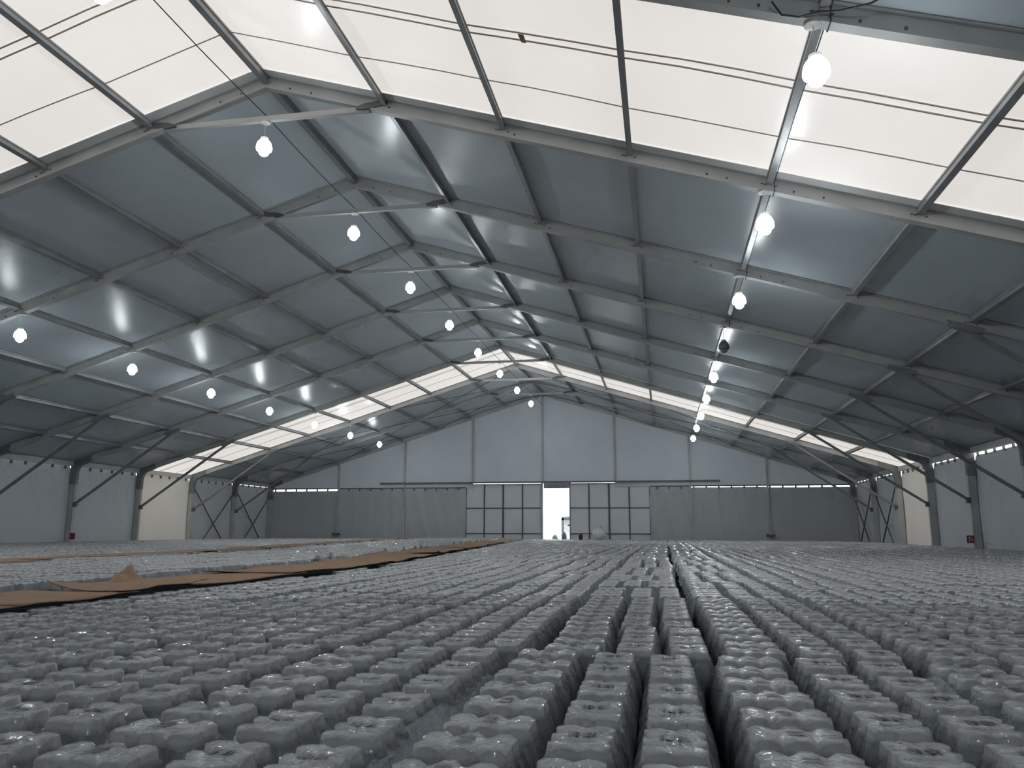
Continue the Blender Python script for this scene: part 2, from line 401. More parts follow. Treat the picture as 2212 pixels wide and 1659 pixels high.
# ------------------------------------------------------------------ portal frames
RPROF = [(-.05,0),(-.05,-.02),(0,-.03),(0,-.235),(-.02,-.24),(-.02,-.275),(.15,-.275),(.15,-.24),(.13,-.235),(.13,-.05),(.2,-.035),(.2,0)]
def mirrored(pts, s): return [(s*p[0], p[1], p[2]) for p in pts]
def make_frame(i):
    root = empty('portal_frame', (0, Y(i), FLOOR))
    def add(mb, name, mat, parent=None, smooth=False):
        o = mb.build(name, mat, None, smooth); o.parent = parent or root
        if parent is None: o.matrix_parent_inverse = Matrix.Translation(-Vector(root.location))
        return o
    y0 = Y(i)
    for s in (-1, 1):
        A = [(0, y0+a, 10+b) for a, b in RPROF]; B = [(s*19.9, y0+a, roof(19.9)+b) for a, b in RPROF]
        add(MB().loft(A, B), 'rafter', 'steel')
        x0, x1 = sorted((s*19.71, s*20.0))
        mb = MB().box(x0, x1, y0, y0+.15, FLOOR, 3.62)
        mb.box(x0+.05, x1-.05, y0-.012, y0, FLOOR, 3.3)
        col = add(mb, 'column', 'steel')
        add(MB().box(min(s*19.6, s*20.05), max(s*19.6, s*20.05), y0-.08, y0+.23, FLOOR, FLOOR+.02), 'base_plate', 'steel_dark')
        # corner bracket with a rounded inside
        pts = [(20.005, 2.72), (19.70, 2.72), (19.695, 3.22)]
        for k in range(7):
            t = k/6*math.pi/2
            pts.append((19.34+.35*math.cos(t), 3.22+.47*math.sin(t)))
        pts += [(18.95, roof(18.95)-.285), (18.95, roof(18.95)-.01), (20.005, roof(20.005)-.01)]
        P = [(s*x, z) for x, z in pts]
        add(MB().loft([(x, y0-.028, z) for x, z in P], [(x, y0+.175, z) for x, z in P]), 'corner_bracket', 'bracket')
        # knee brace
        if 0 < i < 9:
            br = add(MB().beam((s*14.78, y0+.07, roof(14.78)-.30), (s*19.72, y0+.07, 1.76), .10, .10), 'knee_brace', 'tube')
            zc = roof(14.72)-.24
            for (xa, xb, za, zb) in ((14.42, 15.2, 0, 0),):
                A = [(s*xa, y0-.03, roof(xa)-.20), (s*xb, y0-.03, roof(xb)-.20), (s*xb, y0-.03, roof(xb)-.30), (s*14.9, y0-.03, roof(14.9)-.37), (s*14.55, y0-.03, roof(14.55)-.32), (s*xa, y0-.03, roof(xa)-.29)]
                B = [(p[0], y0+.17, p[2]) for p in A]
                o = MB().loft(A, B).build('brace_bracket', 'tube'); o.parent = br; pass
            o = MB().box(min(s*19.6, s*19.74), max(s*19.6, s*19.74), y0-.01, y0+.16, 1.66, 1.88).build('brace_shoe', 'steel_dark'); o.parent = br
    # collar tie with end lugs
    if i < 9:
        mb = MB().box(-2.28, 2.28, y0+.02, y0+.12, 8.985, 9.095)
        for s in (-1, 1):
            for k in range(11):
                xx = s*(1.62+k*.05); zz = 9.04+(.022 if k % 2 else -.018)
                mb.box(xx-.006, xx+.006, y0+.012, y0+.02, zz-.006, zz+.006)
        tie = add(mb, 'collar_tie', 'steel')
        for s in (-1, 1):
            m = MB()
            pts = [(2.02, 9.03), (2.02, 9.07), (2.2, 9.13), (2.62, 9.17), (2.69, 9.14), (2.69, 9.09), (2.62, 9.06), (2.2, 9.0)]
            P = [(s*a, b) for a, b in pts]
            m.loft([(a, y0-.03, b) for a, b in P], [(a, y0+.16, b) for a, b in P])
            o = m.build('end_lug', 'steel_dark'); o.parent = tie
    # bolts and purlin cleats on the near web
    if i <= 6:
        m = MB(); c = MB()
        def bolt(x, dz): m.lathe([(.021, 0), (.021, .012), (.012, .02)], 6, (0, 0, 0)) if False else m.box(x-.017, x+.017, y0-.016, y0, roof(x)+dz-.017, roof(x)+dz+.017)
        for s in (-1, 1):
            for x in (.55, 1.02, 8.9, 9.25, 10.4, 10.9, 5.3): bolt(s*x, -.19)
            for p in PX:
                x = s*p
                for dx in (-.13, -.07, .1): c.box(x+dx-.025, x+dx+.025, y0-.012, y0, roof(x+dx)-.165, roof(x+dx)-.145)
        add(m, 'bolts', 'steel_dark')['kind'] = 'stuff'; add(c, 'purlin_cleats', 'steel_dark')['kind'] = 'stuff'
    return root
FLAB = {0: 'nearest tent frame, cut off by the top right corner of the picture',
        1: 'beige lit tent frame at the far edge of the near bright roof bay',
        2: 'dark grey tent frame, first beyond the frame edging the near bright roof',
        3: 'dark grey tent frame, second beyond the frame edging the near bright roof',
        4: 'dark grey tent frame, third beyond the frame edging the near bright roof',
        5: 'dark grey tent frame, last but one before the distant bright roof bay',
        6: 'dark grey tent frame silhouetted on the near edge of the distant bright bay',
        7: 'beige lit tent frame at the far edge of the distant bright roof bay',
        8: 'dim tent frame between the distant bright bay and the end wall',
        9: 'end tent frame standing against the gable wall with the sliding doors'}
for i in range(0, 10):
    tag(make_frame(i), FLAB[i], 'tent frame', 'tent frames along the hall')

# ------------------------------------------------------------------ side walls
def side_wall(s, name):
    root = empty(name, (s*20.0, 20, FLOOR)); structure(root, 'pale membrane side wall hung between the tent columns')
    gaps = {4: .085, 5: .03, 7: .03, 8: .02} if s > 0 else {8: .02}
    for i in range(FIRST, 9):
        ya, yb = Y(i), Y(i+1)
        x = s*20.03
        top = 3.585-gaps.get(i, -.03)
        # rounded upper corners
        prof = []
        n = 26
        for a in range(n+1):
            t = a/n; yy = ya+.02+(yb-ya+(.3 if i == 8 else .1))*t
            e = min(t, 1-t)*(yb-ya)
            drop = .30*(1-math.sqrt(max(0, 1-(1-min(e/.30, 1))**2))) if e < .30 else 0
            prof.append((yy, top-drop))
        vs, fs = [], []
        nz = 10
        for (yy, zt) in prof:
            for k in range(nz+1):
                z = FLOOR+(zt-FLOOR)*k/nz
                wv = .018*math.sin(yy*2.3+i)+.012*math.sin(yy*5.1+2*i+z)
                vs.append((x+s*abs(wv), yy, z))
        for a in range(n):
            for k in range(nz):
                fs.append((a*(nz+1)+k, (a+1)*(nz+1)+k, (a+1)*(nz+1)+k+1, a*(nz+1)+k+1))
        rel(root, MB().add(vs, fs).build('curtain_panel', 'side_warm' if i in SKY_BAYS else 'side_curtain', None, True))
        xa, xb = sorted((s*19.86, s*20.0))
        rel(root, MB().box(xa, xb, ya+.15, yb, 3.585, 3.825).build('eave_rail', 'steel'))
        m = MB()
        for k in range(6):
            yy = ya+.5+k*.82; m.box(min(s*19.97, s*20.04), max(s*19.97, s*20.04), yy-.04, yy+.04, 3.44, 3.60)
        rel(root, m.build('curtain_clips', 'steel_dark'))['kind'] = 'stuff'
    for i in (7, 8):
        for (za, zb) in ((3.1, FLOOR+.1), (FLOOR+.1, 3.1)):
            off = .05 if za > zb else .11
            rel(root, MB().tube([(s*(19.86-off), Y(i)+.2, za), (s*(19.86-off), Y(i+1)-.08, zb)], .04, 8).build('cross_brace', 'steel_dark', None, True))
    return root
side_wall(-1, 'wall_left'); side_wall(1, 'wall_right')
w = MB().add([(-20.2, Y0, FLOOR), (20.2, Y0, FLOOR), (20.2, Y0, roof(20.2)), (0, Y0, 10.05), (-20.2, Y0, roof(20.2)),
              (-20.2, Y0-.1, FLOOR), (20.2, Y0-.1, FLOOR), (20.2, Y0-.1, roof(20.2)), (0, Y0-.1, 10.05), (-20.2, Y0-.1, roof(20.2))],
             [(0,1,2,3,4),(9,8,7,6,5),(0,5,6,1),(1,6,7,2),(2,7,8,3),(3,8,9,4),(4,9,5,0)]).build('wall_front', 'gable_lower'); structure(w)

# ------------------------------------------------------------------ gable end wall
gw = empty('wall_back', (0, GY, FLOOR)); structure(gw, 'gable end wall of pale membrane panels between steel posts')
GX = [-20.06, -14.65, -9.77, -4.88, 0, 4.88, 9.77, 14.65, 20.06]
def cloth(name, mat, x0, x1, zb, zt0, zt1, y, fold=0., ph=0., nx=18, nz=12, diag=0.):
    vs, fs = [], []
    for a in range(nx+1):
        t = a/nx; x = x0+(x1-x0)*t; zt = zt0+(zt1-zt0)*t
        for k in range(nz+1):
            q = k/nz; z = zb+(zt-zb)*q
            d = fold*(math.sin(x*6+ph+diag*z*3)+.6*math.sin(x*11+2*ph+diag*z*5)) + .012*math.sin(x*1.3+z+ph)
            vs.append((x, y+d, z))
    for a in range(nx):
        for k in range(nz):
            fs.append((a*(nz+1)+k, (a+1)*(nz+1)+k, (a+1)*(nz+1)+k+1, a*(nz+1)+k+1))
    return rel(gw, MB().add(vs, fs).build(name, mat, None, True))
for k in range(8):
    x0, x1 = GX[k], GX[k+1]
    zb = 3.80 if -5 < (x0+x1)/2 < 5 else 3.44
    cloth('gable_panel', 'gable_upper', x0, x1, zb, roof(x0)+.006, roof(x1)+.006, GY+.12, .004, k)
for (x0, x1, zt, fold, dg) in ((-20.06, -14.65, 3.30, .006, 0), (-14.65, -9.77, 3.47, .01, 0), (-9.77, -5.35, 3.47, .02, .6),
                               (7.12, 9.77, 3.47, .035, .7), (9.77, 14.65, 3.37, .012, .3), (14.65, 20.06, 3.33, .008, 0)):
    cloth('gable_curtain', 'gable_lower', x0, x1, FLOOR, zt, zt, GY+.16, fold, x0, 30, 20, dg)
for x in GX[1:-1]:
    b = 3.72 if abs(x) < 5 else FLOOR
    rel(gw, MB().box(x-.06, x+.06, GY-.02, GY+.10, b, roof(x)-.27).box(x-.02, x+.02, GY-.035, GY-.02, b, roof(x)-.27).build('gable_post', 'steel'))
rel(gw, MB().box(-11.53, 11.67, GY-.10, GY+.0, 3.73, 3.84).build('door_rail', 'steel_dark'))
for a, b in ((-19.9, -5.4), (7.2, 19.9)):
    rel(gw, MB().box(a, b, GY+.06, GY+.11, 3.42, 3.50).build('curtain_rail', 'steel_dark'))
    m = MB(); n = int((b-a)/.8)
    for k in range(n):
        x = a+.4+k*.8; m.box(x-.05, x+.05, GY+.10, GY+.14, 3.28, 3.46)
    rel(gw, m.build('curtain_clips', 'steel_dark'))['kind'] = 'stuff'
rel(gw, MB().box(-.13, -.01, GY+.10, GY+.22, FLOOR, 3.75).build('door_jamb', 'steel'))
rel(gw, MB().box(-.01, 1.85, GY+.55, GY+.75, 3.42, 3.80).build('door_lintel', 'grey_frame'))

# sliding doors
def door(name, x0, x1, cols, label):
    root = empty(name, ((x0+x1)/2, GY+.24, FLOOR)); structure(root, label)
    rows = [FLOOR+.03, .36, 2.06, 3.68]
    xs = [x0]+cols+[x1]
    for a in range(4):
        for b in range(3):
            rel(root, MB().box(xs[a]+.02, xs[a+1]-.02, GY+.22, GY+.25, rows[b]+.02, rows[b+1]-.02).build('door_panel', 'door_panel'))
    for k, x in enumerate(xs):
        wd = .055 if k == 2 else (.022 if k in (0, 4) else .04)
        rel(root, MB().box(x-wd, x+wd, GY+.16, GY+.235, rows[0], rows[3]).build('vertical_bar', 'door_bar'))
    for k, z in enumerate(rows):
        wd = .028 if k in (1, 2) else .02
        rel(root, MB().box(x0, x1, GY+.15, GY+.23, z-wd, z+wd).build('cross_bar', 'door_bar'))
    return root
door('door_1', -5.36, -.15, [-4.08, -2.76, -1.42], 'closed white sliding door leaf left of the bright doorway')
door('door_2', 1.81, 7.13, [3.1, 4.44, 5.78], 'white sliding door leaf pushed open, right of the bright doorway')

# ------------------------------------------------------------------ outside the door
b = empty('yard_building', (-1, 86, FLOOR))
rel(b, MB().box(-26, 1.3, 86, 92, FLOOR, 9).build('wall', 'wall_white'))
rel(b, MB().box(-26.3, 1.6, 85.8, 92.2, 9, 9.3).build('roof_edge', 'wall_white'))
tag(b, 'white building glaring in the daylight outside the open doorway', 'building')
b = empty('gate_house', (1.2, 66, FLOOR))
rel(b, MB().box(-.18, 0.02, 66, 66.2, FLOOR, 1.55).build('post', 'grey_frame'))
rel(b, MB().box(-.18, 3.2, 66, 66.2, 1.38, 1.62).build('lintel', 'grey_frame'))
rel(b, MB().box(.02, 3.2, 66.4, 66.5, FLOOR, 1.40).build('door_leaf', 'wall_white'))
rel(b, MB().box(.28, .52, 66.37, 66.4, .92, 1.02).build('door_plate', 'bin_dark'))
rel(b, MB().box(-.2, 3.2, 66.25, 66.6, 1.62, 2.6).build('wall', 'wall_white'))
tag(b, 'grey framed doorway with a small dark plate across the yard', 'doorway')
def bin_thing(name, x, y, z0, h, wd, mat, label, cat):
    o = MB().lathe([(wd*.40, 0), (wd*.46, h*.08), (wd*.5, h*.72), (wd*.54, h*.74), (wd*.54, h*.80), (wd*.45, h*.9), (wd*.2, h)], 14).build(name, mat, None, True)
    o.location = (x, y, z0); return tag(o, label, cat)
bin_thing('dark_bin', .93, 58.4, FLOOR-.02, 1.72, .36, 'bin_dark', 'dark upright bin standing just outside in the bright doorway', 'bin')
bin_thing('green_bin', -.2, 62, FLOOR-.02, 1.50, .42, 'bin_green', 'green bin at the middle of the bright doorway', 'bin')

# ------------------------------------------------------------------ small fixtures
for s, lab in ((-1, 'dark emergency light box low on the left gable post'), (1, 'dark emergency light box low on the right gable post')):
    r = empty('emergency_light', (s*14.68, GY-.1, .17))
    rel(r, MB().box(s*14.68-.26, s*14.68+.26, GY-.16, GY-.036, .19, .32).build('housing', 'steel_dark'))
    rel(r, MB().box(s*14.68-.28, s*14.68-.14, GY-.20, GY-.06, .30, .37).box(s*14.68+.14, s*14.68+.28, GY-.20, GY-.06, .30, .37).build('lamp_heads', 'steel_dark'))
    tag(r, lab, 'emergency light')
for s, lab in ((-1, 'red fire sign on the side of the left tent column'), (1, 'red fire sign with a pale symbol on the right tent column')):
    xa = s*19.68; y = Y(5)
    r = empty('fire_sign', (xa, y, .1))
    x0, x1 = (-19.70, -19.42) if s < 0 else (19.44, 19.70)
    rel(r, MB().box(x0, x1, y-.045, y-.03, .13, .42).build('board', 'sign_red'))
    if s > 0:
        rel(r, MB().box(x0+.07, x0+.10, y-.05, y-.045, .18, .37).box(x0+.10, x0+.17, y-.05, y-.045, .34, .37).box(x0+.16, x0+.19, y-.05, y-.045, .2, .31).build('symbol', 'sign_white'))
    else:
        rel(r, MB().box(x0+.02, x0+.08, y-.05, y-.045, .26, .30).build('symbol', 'sign_white'))
    tag(r, lab, 'sign')

# ------------------------------------------------------------------ pendant lamps
DOME = [(.060, .160), (.095, .140), (.125, .105), (.148, .055), (.160, 0.0), (.163, -.045), (.155, -.075), (.135, -.088), (.10, -.085)]
BULB = [(.06, -.07), (.098, -.095), (.104, -.125), (.092, -.16), (.058, -.19), (.012, -.205)]
COLLAR = [(.055, .155), (.082, .16), (.082, .175), (.075, .18), (.082, .185), (.082, .20), (.03, .215), (.012, .22)]
def make_lamp(drop, lit=True):
    """origin at the canopy plate; lamp centre hangs 'drop' below"""
    root = empty('pendant_lamp')
    put('canopy', MB().lathe([(.02, 0), (.10, -.005), (.105, -.02), (.10, -.03), (.02, -.034)], 16).mesh('canopy', 'white_plastic', True), root)
    put('cord', MB().tube([(0, 0, -.03), (0, 0, -drop+.21)], .006, 5).mesh('cord', 'white_plastic'), root)
    put('collar', MB().lathe(COLLAR, 18, (0, 0, -drop)).mesh('collar', 'white_plastic'), root)
    put('shade', MB().lathe(DOME, 24, (0, 0, -drop)).mesh('shade', 'lit' if lit else 'unlit', True), root)
    put('bulb', MB().lathe(BULB, 16, (0, 0, -drop)).mesh('bulb', 'lit_bulb' if lit else 'unlit', True), root)
    return root
pc = make_lamp(.56); pr = make_lamp(.62); pu = make_lamp(.62, False)
used = {}
def place_lamp(proto, loc, label, group):
    o = copy_tree(proto) if proto in used else proto
    used[proto] = 1
    o.location = loc; tag(o, label, 'lamp', group)
for i in range(0, 9):
    where = ('cut off by the top edge' if i == 0 else 'hanging from the nearest collar tie' if i == 1 else
             'farthest, before the gable wall' if i == 8 else ORD[i]+' of those hung from collar ties')
    place_lamp(pc, (0, Y(i)+.07, 8.985), 'lit lamp of the ridge row, '+where, 'lamps under the ridge')
RW = {0: 'nearest, against the bright roof', 1: 'first beyond the bright roof', 2: 'just before the unlit one', 4: 'just beyond the unlit one',
      5: 'second beyond the unlit one', 6: 'third beyond the unlit one', 7: 'last but one', 8: 'farthest, by the gable'}
for i in range(0, 9):
    if i == 3: place_lamp(pu, (9.88, Y(i)+.065, roof(9.88)-.28), 'unlit grey lamp hanging in the right hand row', 'lamps right of the ridge')
    else: place_lamp(pr, (9.88, Y(i)+.065, roof(9.88)-.28), 'lit lamp of the right hand row, '+RW[i], 'lamps right of the ridge')
for i in range(-4, 0):
    for x, zz, pp in ((0, 8.985, pc), (9.88, roof(9.88)-.28, pr), (-9.92, roof(9.92)-.28, pr)):
        place_lamp(pp, (x, Y(i)+.065, zz), 'unseen lit lamp of the '+('ridge' if x == 0 else 'right hand' if x > 0 else 'left hand')+' row, '+ORD[-i]+' nearer than the picture shows', 'lamps behind the viewpoint')
for i in range(0, 2): place_lamp(pr, (-9.92, Y(i)+.065, roof(9.92)-.28), 'lit lamp of the left hand row, '+ORD[2-i]+' outside the left picture edge', 'lamps beyond the left picture edge')
for i in range(2, 9):
    where = 'nearest, at the left picture edge' if i == 2 else 'farthest, by the gable' if i == 8 else ORD[i-1]+' from the left picture edge'
    place_lamp(pr, (-9.92, Y(i)+.065, roof(9.92)-.28), 'lit lamp of the left hand row, '+where, 'lamps left of the ridge')

# ------------------------------------------------------------------ cables
pts = []
for i in range(-1, 9):
    pts.append((.03, Y(i)+.07, 9.10))
    for k in (1, 2, 3): pts.append((.03, Y(i)+.07+1.25*k, 9.10-.05*math.sin(math.pi*k/4)))
pts.append((.03, Y(9), 9.1))
tag(MB().tube(pts, .011, 5).build('power_cable', 'cable'), 'thin black cable strung along the ridge over the collar ties', 'cable')
m = MB()
zr = roof(10.02)
pts = []
for i in range(-1, 9):
    pts += [(10.06, Y(i)-.10, zr-.15), (10.06, Y(i)-.05, zr-.30), (10.06, Y(i)+.16, zr-.30), (10.06, Y(i)+.25, zr-.15), (10.045, Y(i)+2.5, zr-.15)]
tag(MB().tube(pts, .009, 5).build('lamp_cable', 'cable'), 'black cable clipped along the right hand lamp row purlin', 'cable')
tag(MB().tube([(10.7, 8.75, zr-.28), (10.45, 8.95, zr-.30), (10.15, 9.12, zr-.24), (9.95, 9.2, zr-.17), (9.7, 9.22, zr-.2), (9.5, 9.2, zr-.16), (9.38, 9.12, zr-.02)], .012, 5).build('loose_cable', 'cable'),
    'loose black cable ends looped at the nearest right hand lamp', 'cable')

# ------------------------------------------------------------------ bottle packs
CAPX = (-.1, 0, .1); CAPY = (-.05, .05)
HX, HY = .142, .092
def sag(d): return (1-math.cos(math.pi*min(1, max(0, (d-.019)/.031))))/2
def top_z(x, y):
    """film height over the pack: high on the caps, dipping along the rim between them"""
    dx = min(abs(abs(x)-.1), abs(x)); dy = abs(abs(y)-.05)
    ey = min(1, abs(y)/HY)**3; ex = min(1, abs(x)/HX)**5
    return -.025*sag(dx)*(.16+.84*ey)-.012*sag(dy)*(.15+.85*ex)
def film_arrays(nx, ny, rings, seed, wrinkle=.0016):
    rr = np.random.default_rng(seed)
    vs, fs, mi = [], [], []
    idx = {}; full = {}
    for i in range(nx):
        for j in range(ny):
            u, v = -1+2*i/(nx-1), -1+2*j/(ny-1)
            x = HX*u*(1-.05*v**4); y = HY*v*(1-.06*u**6)
            full[len(vs)] = (x, y)
            z = top_z(x, y)+rr.normal(0, .0009 if wrinkle else 0)
            if j in (0, ny-1): y *= 1-.17*sag(min(abs(abs(x)-.1), abs(x)))
            if i in (0, nx-1): x *= 1-.07*sag(abs(abs(y)-.05))
            idx[i, j] = len(vs); vs.append((x, y, z))
    for i in range(nx-1):
        for j in range(ny-1):
            fs.append((idx[i, j], idx[i+1, j], idx[i+1, j+1], idx[i, j+1])); mi.append(0)
    per = [idx[i, 0] for i in range(nx-1)]+[idx[nx-1, j] for j in range(ny-1)]+[idx[i, ny-1] for i in range(nx-1, 0, -1)]+[idx[0, j] for j in range(ny-1, 0, -1)]
    prev = per; base = [vs[k]+full[k] for k in per]; n = len(per)
    for q, (dz, off) in enumerate(rings):
        cur = []
        for (xr, yr, z, xf, yf) in base:
            t = min(1, max(0, (-dz-.02)/.08)); x = xr+(xf-xr)*t; y = yr+(yf-yr)*t
            k = rr.normal(0, wrinkle) if dz < -.05 else 0
            o = off+k
            zz = (z+dz) if dz > -.05 else dz+z*.3
            cur.append(len(vs)); vs.append((x*(1+o/HX), y*(1+o/HY), zz))
        for k in range(n):
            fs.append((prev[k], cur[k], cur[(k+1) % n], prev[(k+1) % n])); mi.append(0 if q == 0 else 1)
        prev = cur
    return vs, fs, mi
RINGS0 = [(-.002, .0015), (-.026, .005), (-.055, .020), (-.095, .036), (-.15, .043), (-.24, .042), (-.31, .024)]
films = []
for sd in range(5):
    v, f, mi = film_arrays(17, 11, RINGS0, sd)
    mb = MB(); mb.v = v; mb.f = [tuple(q) for q in f]; mb.mi = [0]*len(f)
    films.append(mb.mesh('shrink_film', 'film', True))
mb = MB(); vs = []
for k in range(10):
    y = -.043+.086*k/9
    for x in (-.023, -.008, .008, .023): vs.append((x, y, top_z(x, y)+.0036))
mb.add(vs, [(4*k+q, 4*k+q+1, 4*k+q+5, 4*k+q+4) for k in range(9) for q in range(3)])
barcode_me = mb.mesh('barcode', 'barcode', True)
body_prof = [(.024, -.034), (.024, -.05), (.038, -.078), (.0495, -.11), (.0495, -.165)]
low_prof = [(.0495, -.261), (.0495, -.30), (.044, -.325)]
bottle_near = MB().lathe(body_prof+low_prof, 12).mesh('bottle', 'body', True)
cap_me = MB().lathe([(.029, -.038), (.031, -.036), (.031, -.007), (.028, -.004)], 14).mesh('cap', 'cap', True)
label_me = MB().lathe([(.0497, -.166), (.0507, -.168), (.0507, -.258), (.0497, -.260)], 12).mesh('label', 'label', True)
mb = MB().lathe(body_prof, 8).lathe([(.0495, -.245), (.0495, -.325)], 8)
mb.lathe([(.029, -.038), (.031, -.036), (.031, -.007), (.028, -.004)], 8, mi=1).lathe([(.0507, -.165), (.0507, -.260)], 8, mi=2)
bottle_far = mb.mesh('bottle', ['body', 'cap', 'label'], True)

def proj(x, y, z):
    d = Vector((x-CX, y, z-CZ)); w = d.dot(F_)
    if w <= .05: return None
    return 1106+FPX*d.dot(R_)/w, 829.5-FPX*d.dot(U_)/w

xl1 = lambda y: 2.97-.103*max(0, y-13)               # left edge of the near block
xr2 = lambda y: xl1(y)-1.22                          # right edge of the middle block
xl2 = lambda y: -2.2-.16*max(0, y-17)
xr3 = lambda y: xl2(y)-1.15
PKX = 0.968
packs = []          # (x, y, z, angle, colname, pallet j)
rs = random.Random(3)
row_shift = {-3: 0., -2: 0., -1: 0., 0: .085, 1: .06, 2: .075, 3: .05}
for j in range(4, 45): row_shift[j] = row_shift[j-1]+rs.uniform(-.03, .03)
pallets = []
for j in range(-3, 41):
    ys = 4.345+1.2*j+(.05 if j < -1 else .02 if j < 0 else 0)
    for k in range(-29, 14):
        jit = rs.uniform(-.008, .012) if j < 0 else rs.uniform(-.02, .02)
        x0 = 7.1075+PKX*k+(row_shift[j] if j < 4 else row_shift[j])+jit
        dy = rs.uniform(-.008, .008) if j < 0 else rs.uniform(-.02, .02)
        flip = (j > 3 and rs.random() < .35)
        xc, yc = x0+.4675, ys+.58
        if yc > 53.2 or abs(xc) > 19.1: continue
        zj = rs.uniform(-.008, .008) if j > 1 else 0
        def level(x, y, r):
            if x-r > xl1(y): return 0.0
            if x+r < xr2(y) and x-r > xl2(y): return .085
            if x+r < xr3(y): return .04
            return None
        pallets.append((x0, ys+dy, level(xc, yc, .5) or 0.0))
        cols = [('B', .1925, 0), ('A', .5225, 1), ('A', .7975, 2)]
        for typ, cxo, ci in cols:
            if flip: cxo = .935-cxo
            n = 4 if typ == 'B' else 3
            for q in range(n):
                yy = ys+dy+(q+.5)*1.155/n
                z0 = level(x0+cxo, yy, .13 if typ == 'B' else .09)
                if z0 is None: continue
                z0 += zj
                packs.append([x0+cxo+rs.gauss(0, .004), yy+rs.gauss(0, .005), z0+rs.gauss(0, .003), (0 if typ == 'B' else math.pi/2)+rs.gauss(0, .018)+(math.pi if rs.random() < .5 else 0), k*3+ci, j])
vis, rest = [], []
for p in packs:
    q = proj(p[0], p[1], p[2])
    if q is None: continue
    if -130 < q[0] < 2350 and 1100 < q[1] < 1830 and p[1] > 1.6 and p[5] < 6: vis.append((math.hypot(p[0]-CX, p[1]), p))
    elif -420 < q[0] < 2640 and q[1] < 2400: rest.append(p)
vis.sort(key=lambda t: t[0])
near = [p for d, p in vis[:300]]
rest += [p for d, p in vis[300:]]
# labels: count columns from the dark open gap at x = 8.05 and packs from the front of each column
colsR = sorted({p[4] for p in near if p[4] >= 3}); colsL = sorted({p[4] for p in near if p[4] < 3}, reverse=True)
cname = {c: ORD[i+1]+' column right of the dark gap' for i, c in enumerate(colsR)} if len(colsR) < 26 else {}
cname.update({c: ORD[i+1]+' column left of the dark gap' for i, c in enumerate(colsL)})
cnt = {}
order = sorted(range(len(near)), key=lambda n: near[n][1])
lab = {}
for n in order:
    c = near[n][4]; cnt[c] = cnt.get(c, 0)+1
    lab[n] = 'film-wrapped bottle pack, '+ORD[cnt[c]]+' from the front in the '+cname[c]
BP = [(a, b_) for a in CAPX for b_ in CAPY]
for n, p in enumerate(near):
    root = empty('bottle_pack', p[:3]); root.rotation_euler = (0, 0, p[3])
    tag(root, lab[n], 'bottle pack', 'bottle packs of the top layer')
    fo = put('shrink_film', films[n % 5], root); put('barcode', barcode_me, fo)
    for (a, b_) in BP:
        bo = put('bottle', bottle_near if n < 105 else bottle_far, root, (a, b_, 0))
        if n < 105: put('cap', cap_me, bo); put('label', label_me, bo)
# the many others: one object
LODS = [film_arrays(13, 7, [(-.006, .005), (-.035, .006), (-.09, .024), (-.20, .044)], s_, .0015) for s_ in range(3)]
LODM = [film_arrays(9, 5, [(-.008, .005), (-.05, .010), (-.14, .040)], s_, .0015) for s_ in range(3)]
LODL = [film_arrays(7, 3, [(-.03, .006), (-.13, .038)], s_, .002) for s_ in range(3)]
LODF = [film_arrays(7, 2, [(-.10, .032)], s_, 0) for s_ in range(2)]
V, Fq, MI = [], [], []; nv = 0
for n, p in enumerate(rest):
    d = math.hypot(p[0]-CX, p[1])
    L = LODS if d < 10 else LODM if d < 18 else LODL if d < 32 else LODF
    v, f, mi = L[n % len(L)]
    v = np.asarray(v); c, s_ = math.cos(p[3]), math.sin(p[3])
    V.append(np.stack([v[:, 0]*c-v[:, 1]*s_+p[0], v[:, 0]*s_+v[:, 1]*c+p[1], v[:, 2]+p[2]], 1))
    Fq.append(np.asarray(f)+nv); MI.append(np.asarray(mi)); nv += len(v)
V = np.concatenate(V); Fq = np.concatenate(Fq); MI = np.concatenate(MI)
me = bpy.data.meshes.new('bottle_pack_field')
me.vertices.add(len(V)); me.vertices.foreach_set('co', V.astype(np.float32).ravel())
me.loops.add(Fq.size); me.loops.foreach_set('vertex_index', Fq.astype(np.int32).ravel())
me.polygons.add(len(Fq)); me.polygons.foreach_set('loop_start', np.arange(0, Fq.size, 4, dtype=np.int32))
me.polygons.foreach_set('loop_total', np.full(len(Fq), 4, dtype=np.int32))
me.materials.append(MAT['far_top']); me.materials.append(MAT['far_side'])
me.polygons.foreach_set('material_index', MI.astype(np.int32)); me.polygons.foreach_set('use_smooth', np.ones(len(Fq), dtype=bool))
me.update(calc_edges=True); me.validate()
o = put('bottle_pack_field', me); o['kind'] = 'stuff'; o['label'] = 'thousands of film-wrapped bottle packs stretching to the far wall'; o['category'] = 'bottle packs'
# layers of packs below the top one
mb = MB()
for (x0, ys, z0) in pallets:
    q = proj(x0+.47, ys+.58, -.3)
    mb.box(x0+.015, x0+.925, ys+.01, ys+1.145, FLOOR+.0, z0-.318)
o = mb.build('lower_pack_layers', 'lower'); o['kind'] = 'stuff'; o['label'] = 'dark lower layers of bottle packs seen down the gaps'; o['category'] = 'bottle packs'

